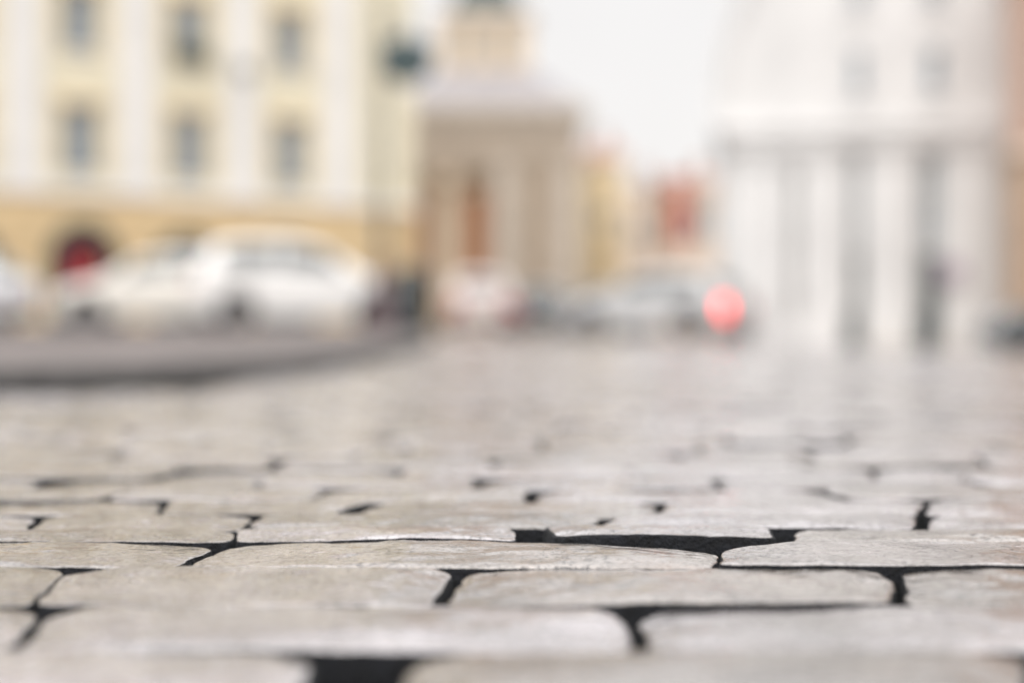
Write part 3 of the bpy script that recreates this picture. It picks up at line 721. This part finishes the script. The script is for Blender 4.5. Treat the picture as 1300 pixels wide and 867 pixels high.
# ---- litter bin beside it
dBn = 20.5; xb = X(527, dBn); zgb = float(pave_z(xb, dBn)) if on_pavement(xb, dBn) else float(road_z(xb, dBn))
Bn = empty('litter_bin', (xb - .03, dBn, zgb), 0, 'dark blue grey litter bin standing right of the street lamp', 'litter bin')
mb = MB(); mb.lathe([(.18, 0), (.20, .04), (.22, .12), (.235, .72), (.24, .75)], 0, 0, 20); mb.build('drum', M['iron'], Bn, True)
mb = MB(); mb.lathe([(.25, .75), (.255, .80), (.18, .90), (.05, .94)], 0, 0, 20); mb.build('lid', M['iron'], Bn, True)

# ------------------------------------------------------------------ cars
KINDS = {   # length, width, roof profile (x, z) front -> rear ; x from 0 at the nose
 'sedan': dict(L=4.5, W=1.76, top=[(0, .55), (.06, .66), (.35, .78), (1.25, .92), (1.35, .94), (2.0, 1.34), (2.5, 1.43), (3.0, 1.41), (3.75, 1.06), (4.3, 1.0), (4.45, .9), (4.5, .6)], cab=(1.35, 3.72), wb=(.85, 3.5)),
 'hatchback': dict(L=4.05, W=1.72, top=[(0, .55), (.06, .68), (.3, .82), (1.0, .97), (1.1, .99), (1.75, 1.42), (2.3, 1.5), (3.2, 1.46), (3.6, 1.35), (3.95, 1.0), (4.02, .85), (4.05, .55)], cab=(1.1, 3.92), wb=(.78, 3.25)),
 'van': dict(L=4.35, W=1.80, top=[(0, .6), (.06, .78), (.3, .90), (1.0, 1.04), (1.1, 1.07), (1.9, 1.58), (2.5, 1.72), (3.5, 1.70), (4.0, 1.6), (4.25, 1.15), (4.32, .92), (4.35, .6)], cab=(1.1, 4.24), wb=(.88, 3.5)),
}
def make_car(kind, pm, label, cat='car', lit=False, group='cars parked round the square'):
    K = KINDS[kind]; Lc, Wc_ = K['L'], K['W']; hw = Wc_ / 2
    root = empty('parked_car', (0, 0, 0), 0, label, cat, group)
    tp = np.array(K['top']); c0, c1 = K['cab']
    wheels = K['wb']; wr = .315
    xs = sorted(set(list(np.linspace(0, Lc, 40)) + list(tp[:, 0]) + [w + dx for w in wheels for dx in np.linspace(-.38, .38, 13)]))
    belt = np.interp(c0, tp[:, 0], tp[:, 1]); belt2 = np.interp(c1, tp[:, 0], tp[:, 1])
    def sect(x):
        top = np.interp(x, tp[:, 0], tp[:, 1]); t = x / Lc
        # plan-view taper at nose and tail
        pl = 1 - .16 * max(0, 1 - x / .6) ** 2 - .12 * max(0, 1 - (Lc - x) / .5) ** 2
        w_ = hw * pl
        zb_ = .22 + .06 * max(0, 1 - x / .5) + .08 * max(0, 1 - (Lc - x) / .5)
        bz = min(top - .02, belt + (belt2 - belt) * np.clip((x - c0) / (c1 - c0), 0, 1)) if c0 < x < c1 else top - .05
        for wx in wheels:                      # wheel arches raise the sill
            dx = abs(x - wx)
            if dx < .37: zb_ = max(zb_, .30 + math.sqrt(max(0, .37 ** 2 - dx ** 2)))
        zb_ = min(zb_, bz - .06)
        g = np.clip((top - bz) / .45, 0, 1)
        P = [(w_ * .96, zb_), (w_ * 1.0, max(zb_ + .02, min(.5, bz - .04))), (w_ * .995, max(zb_ + .03, bz - .12) if bz - .12 > .5 else max(zb_ + .03, bz - .04)), (w_ * .95, bz),
             (w_ * (.93 - .07 * g), bz + (top - bz) * .35), (w_ * (.90 - .14 * g), bz + (top - bz) * .78), (w_ * (.80 - .14 * g), bz + (top - bz) * .95), (w_ * .42, top + .012), (0, top + .02)]
        return P
    S = [sect(x) for x in xs]; n = 9
    V = []; 
    for x, P in zip(xs, S):
        for y_, z_ in P: V.append((x, -y_, z_))
        for y_, z_ in P[-2::-1]: V.append((x, y_, z_))
    m_ = 2 * n - 1; F_ = []
    for i in range(len(xs) - 1):
        for j in range(m_ - 1): F_.append((i*m_+j, (i+1)*m_+j, (i+1)*m_+j+1, i*m_+j+1))
    F_.append(tuple(range(m_))); F_.append(tuple((len(xs)-1)*m_ + m_-1-j for j in range(m_)))
    mb = MB(); mb.v = V; mb.f = F_; body = mb.build('body', pm, root, True)
    u = MB(); u.box(.15, Lc - .15, -hw * .86, hw * .86, .2, .48); u.build('underside', M['underside'], root)
    # glass patches lifted off the same surface
    def patch(x0, x1, j0, j1, side, name='side_window', inset=.0):
        q = MB(); xx = [x0] + [x for x in xs if x0 + .01 < x < x1 - .01] + [x1]; rows = []
        for x in xx:
            P = np.array(sect(x)); r = []
            for s in np.linspace(j0, j1, 5):
                k = int(min(s, n - 2)); f_ = s - k; y_, z_ = P[k] * (1 - f_) + P[k + 1] * f_; r.append((x, side * (y_ + .006), z_ + .003))
            rows.append(r)
        for i in range(len(xx) - 1):
            for j in range(4): q.quad(rows[i][j], rows[i+1][j], rows[i+1][j+1], rows[i][j+1])
        return q.build(name, M['darkglass'], root, True)
    lenc = c1 - c0
    for s in (-1, 1):
        patch(c0 + .52, c0 + .52 + (lenc - .95) * .48, 3.15, 4.95, s); patch(c0 + .60 + (lenc - .95) * .48, c1 - .42, 3.15, 4.95, s)
    def screen(xa, xb, name):
        q = MB(); rows = []
        sx_ = [xa] + [x for x in xs if xa + .01 < x < xb - .01] + [xb]
        for x in sx_:
            P = np.array(sect(x)); top = P[8][1]; w_ = P[6][0] * .93
            dz = np.interp(x + .02, tp[:, 0], tp[:, 1]) - np.interp(x - .02, tp[:, 0], tp[:, 1]); nn = Vector((-dz, 0, .04)).normalized() * .012
            rows.append([(x + nn.x, w_ * t, top - .018 * abs(t) ** 2 - .03 * (abs(t) > .99) + nn.z) for t in (-1, -.6, -.2, .2, .6, 1)])
        for i in range(len(sx_) - 1):
            for j in range(5): q.quad(rows[i][j], rows[i+1][j], rows[i+1][j+1], rows[i][j+1])
        return q.build(name, M['darkglass'], root, True)
    roof_x = tp[np.argmax(tp[:, 1]), 0]
    screen(c0 + .06, tp[5][0] - .02, 'windscreen')
    rear = [p for p in tp if p[0] > roof_x]
    big = [(rear[i], rear[i+1]) for i in range(len(rear) - 1)]; st = max(big, key=lambda ab: (ab[0][1] - ab[1][1]) * (1 if ab[0][1] > 1.2 else 0))
    screen(st[0][0] + .04, st[1][0] - .05, 'rear_window')
    for k, wx in enumerate(wheels):
        for s in (-1, 1):
            wt = MB(); nn = 28; prof = [(.19, -.09), (.27, -.105), (.31, -.09), (.325, -.05), (.325, .05), (.31, .09), (.27, .105), (.19, .09)]
            ring = []
            for r_, o_ in prof:
                ring.append([(wx + r_ * math.cos(2*PI*a/nn), s * (hw - .12) + o_, .325 + r_ * math.sin(2*PI*a/nn)) for a in range(nn)])
            wt.v = [p for r_ in ring for p in r_]
            for i in range(len(prof)):
                i2 = (i + 1) % len(prof)
                for a in range(nn): wt.f.append((i*nn+a, i*nn+(a+1) % nn, i2*nn+(a+1) % nn, i2*nn+a))
            wh = wt.build('wheel', M['tyre'], root, True)
            rm = MB(); yo = s * (hw - .05)
            hub = (wx, yo, .325)
            for a in range(10):      # five twin spokes
                a0 = 2*PI*a/10; w0 = .10
                rm.tri(hub, (wx + .20*math.cos(a0 - w0*2), yo - s*.01, .325 + .20*math.sin(a0 - w0*2)), (wx + .20*math.cos(a0 + w0*2), yo - s*.01, .325 + .20*math.sin(a0 + w0*2)))
            for a in range(28):
                a0, a1 = 2*PI*a/28, 2*PI*(a+1)/28
                rm.quad((wx+.205*math.cos(a0), yo+s*.004, .325+.205*math.sin(a0)), (wx+.205*math.cos(a1), yo+s*.004, .325+.205*math.sin(a1)), (wx+.178*math.cos(a1), yo-s*.012, .325+.178*math.sin(a1)), (wx+.178*math.cos(a0), yo-s*.012, .325+.178*math.sin(a0)))
            rm.build('rim', M['rim'], wh)
    for s in (-1, 1):
        h = MB(); ys = sorted((s * hw * .52, s * hw * .82)); h.box(.0, .25, ys[0], ys[1], .60, .73, .03); h.build('headlight', M['headlamp'], root)
        t = MB(); ys = sorted((s * hw * .60, s * hw * .89)); zt = .47 if kind == 'hatchback' else .80; t.box(Lc - .25, Lc + .02, ys[0], ys[1], zt - .02, zt + (.34 if kind == 'hatchback' else .2), .03); t.build('tail_light', M['tail_lit' if lit and s < 0 else 'tail'], root)
        mr = MB(); ys = sorted((s * hw * .97, s * (hw + .16))); mr.box(c0 + .42, c0 + .55, ys[0], ys[1], belt + .02, belt + .16, .03); mr.build('mirror', pm, root)
    g = MB(); g.box(-.015, .02, -hw * .5, hw * .5, .34, .50, .01); g.build('grille', M['underside'], root)
    p_ = MB(); p_.box(Lc + .003, Lc + .02, -.26, .26, .50, .61); p_.build('number_plate', M['plate'], root)
    for a, b in ((-.04, .1), (Lc - .1, Lc + .04)):
        bp = MB(); bp.box(a, b, -hw * .82, hw * .82, .30, .42, .02); bp.build('bumper', M['underside'] if kind == 'van' else pm, root)
    # centre the car on its root
    for ch in root.children:
        me = ch.data; me.transform(Matrix.Translation((-Lc / 2, 0, 0)))
        for g2 in ch.children: g2.data.transform(Matrix.Translation((-Lc / 2, 0, 0)))
    return root
def place(car, px, d, heading_deg, pave=True):
    """heading: direction of the nose in degrees; 180 = to the left of the picture"""
    x = X(px, d); z = float(pave_z(x, d)) if pave else float(road_z(x, d))
    if not pave: z -= .004
    car.location = (x, d, z + .0); car.rotation_euler = (0, 0, R(heading_deg - 180))
# nose points to local -x, so rotation 0 = nose to the left
place(make_car('hatchback', M['p_cream'], 'cream white hatchback with its nose to the left, parked before the red arched door'), 205, 28.5, 176)
place(make_car('van', M['p_white'], 'big white people carrier parked with its nose to the right, left of the street lamp'), 388, 28.0, 12)
place(make_car('hatchback', M['p_pale'], 'pale blue grey car cut off by the left edge of the picture'), -92, 28.5, 170)
place(make_car('hatchback', M['p_silver'], 'silver car with one lit red tail light parked right of the street', lit=True), 833, 32.0, 145, False)
place(make_car('hatchback', M['p_rose'], 'pale rose white car seen from behind, parked before the church porch'), 604, 37.0, 96, False)
place(make_car('hatchback', M['p_dark'], 'dark car seen end on, parked before the taupe church wall'), 690, 48.0, 84, False)
place(make_car('hatchback', M['p_dark'], 'dark car at the right edge, parked before the brown building'), 1405, 24.5, 176, False)
place(make_car('hatchback', M['p_grey'], 'grey car parked farther down the street beside the yellow house'), 762, 46.0, 150, False)

# ------------------------------------------------------------------ light
w = bpy.data.worlds.new('World'); scene.world = w; w.use_nodes = True; nt = w.node_tree; L = nt.links.new
bg = nt.nodes['Background']
SUN_EL, SUN_AZ = 48, 205       # overcast sun behind the camera
sky = nt.nodes.new('ShaderNodeTexSky'); sky.sky_type = 'NISHITA'; sky.sun_disc = False
sky.sun_elevation = R(SUN_EL); sky.sun_rotation = R(SUN_AZ); sky.air_density = 1.5; sky.dust_density = 4
# overcast: cloud layer, brighter towards the zenith
tc = nt.nodes.new('ShaderNodeTexCoord'); sep = nt.nodes.new('ShaderNodeSeparateXYZ'); L(tc.outputs['Generated'], sep.inputs[0])
mr = nt.nodes.new('ShaderNodeMapRange'); L(sep.outputs['Z'], mr.inputs[0]); mr.inputs[1].default_value = 0.22; mr.inputs[2].default_value = 1.0
mr.inputs[3].default_value = 8.3; mr.inputs[4].default_value = 21.0
nz = nt.nodes.new('ShaderNodeTexNoise'); nz.inputs['Scale'].default_value = 2.2; nz.inputs['Detail'].default_value = 4; L(tc.outputs['Generated'], nz.inputs['Vector'])
nm = nt.nodes.new('ShaderNodeMapRange'); L(nz.outputs['Fac'], nm.inputs[0]); nm.inputs[1].default_value = .3; nm.inputs[2].default_value = .7; nm.inputs[3].default_value = .94; nm.inputs[4].default_value = 1.06
mu = nt.nodes.new('ShaderNodeMath'); mu.operation = 'MULTIPLY'; L(mr.outputs[0], mu.inputs[0]); L(nm.outputs[0], mu.inputs[1])
cc = nt.nodes.new('ShaderNodeVectorMath'); cc.operation = 'SCALE'; cc.inputs[0].default_value = (1.0, .977, .968); L(mu.outputs[0], cc.inputs['Scale'])
mx = nt.nodes.new('ShaderNodeMix'); mx.data_type = 'RGBA'; mx.inputs[0].default_value = .93; L(sky.outputs[0], mx.inputs[6]); L(cc.outputs[0], mx.inputs[7])
L(mx.outputs[2], bg.inputs['Color']); bg.inputs['Strength'].default_value = 0.10
sl = bpy.data.lights.new('sun', 'SUN'); sl.energy = 1.25; sl.angle = R(50); sl.color = (1, .975, .95)
so = bpy.data.objects.new('sun', sl); COL.objects.link(so)
az = R(SUN_AZ); dv = Vector((math.sin(az) * math.cos(R(SUN_EL)), math.cos(az) * math.cos(R(SUN_EL)), math.sin(R(SUN_EL))))
so.rotation_euler = dv.to_track_quat('Z', 'Y').to_euler(); so.location = (0, -10, 30)

# ------------------------------------------------------------------ camera
cam = bpy.data.cameras.new('camera'); co = bpy.data.objects.new('camera', cam); COL.objects.link(co); scene.camera = co
cam.lens = 50; cam.sensor_width = 36; cam.clip_start = .02; cam.clip_end = 6000
co.location = (0, 0, HC); co.rotation_euler = (PI / 2 - math.atan((433.5 - HY) / F), 0, 0)
cam.dof.use_dof = True; cam.dof.focus_distance = gd(699); cam.dof.aperture_fstop = 1.45
scene.view_settings.view_transform = 'Standard'; scene.view_settings.look = 'None'; scene.view_settings.exposure = 0.27; scene.view_settings.gamma = 1
scene.render.resolution_x = 1024; scene.render.resolution_y = 682
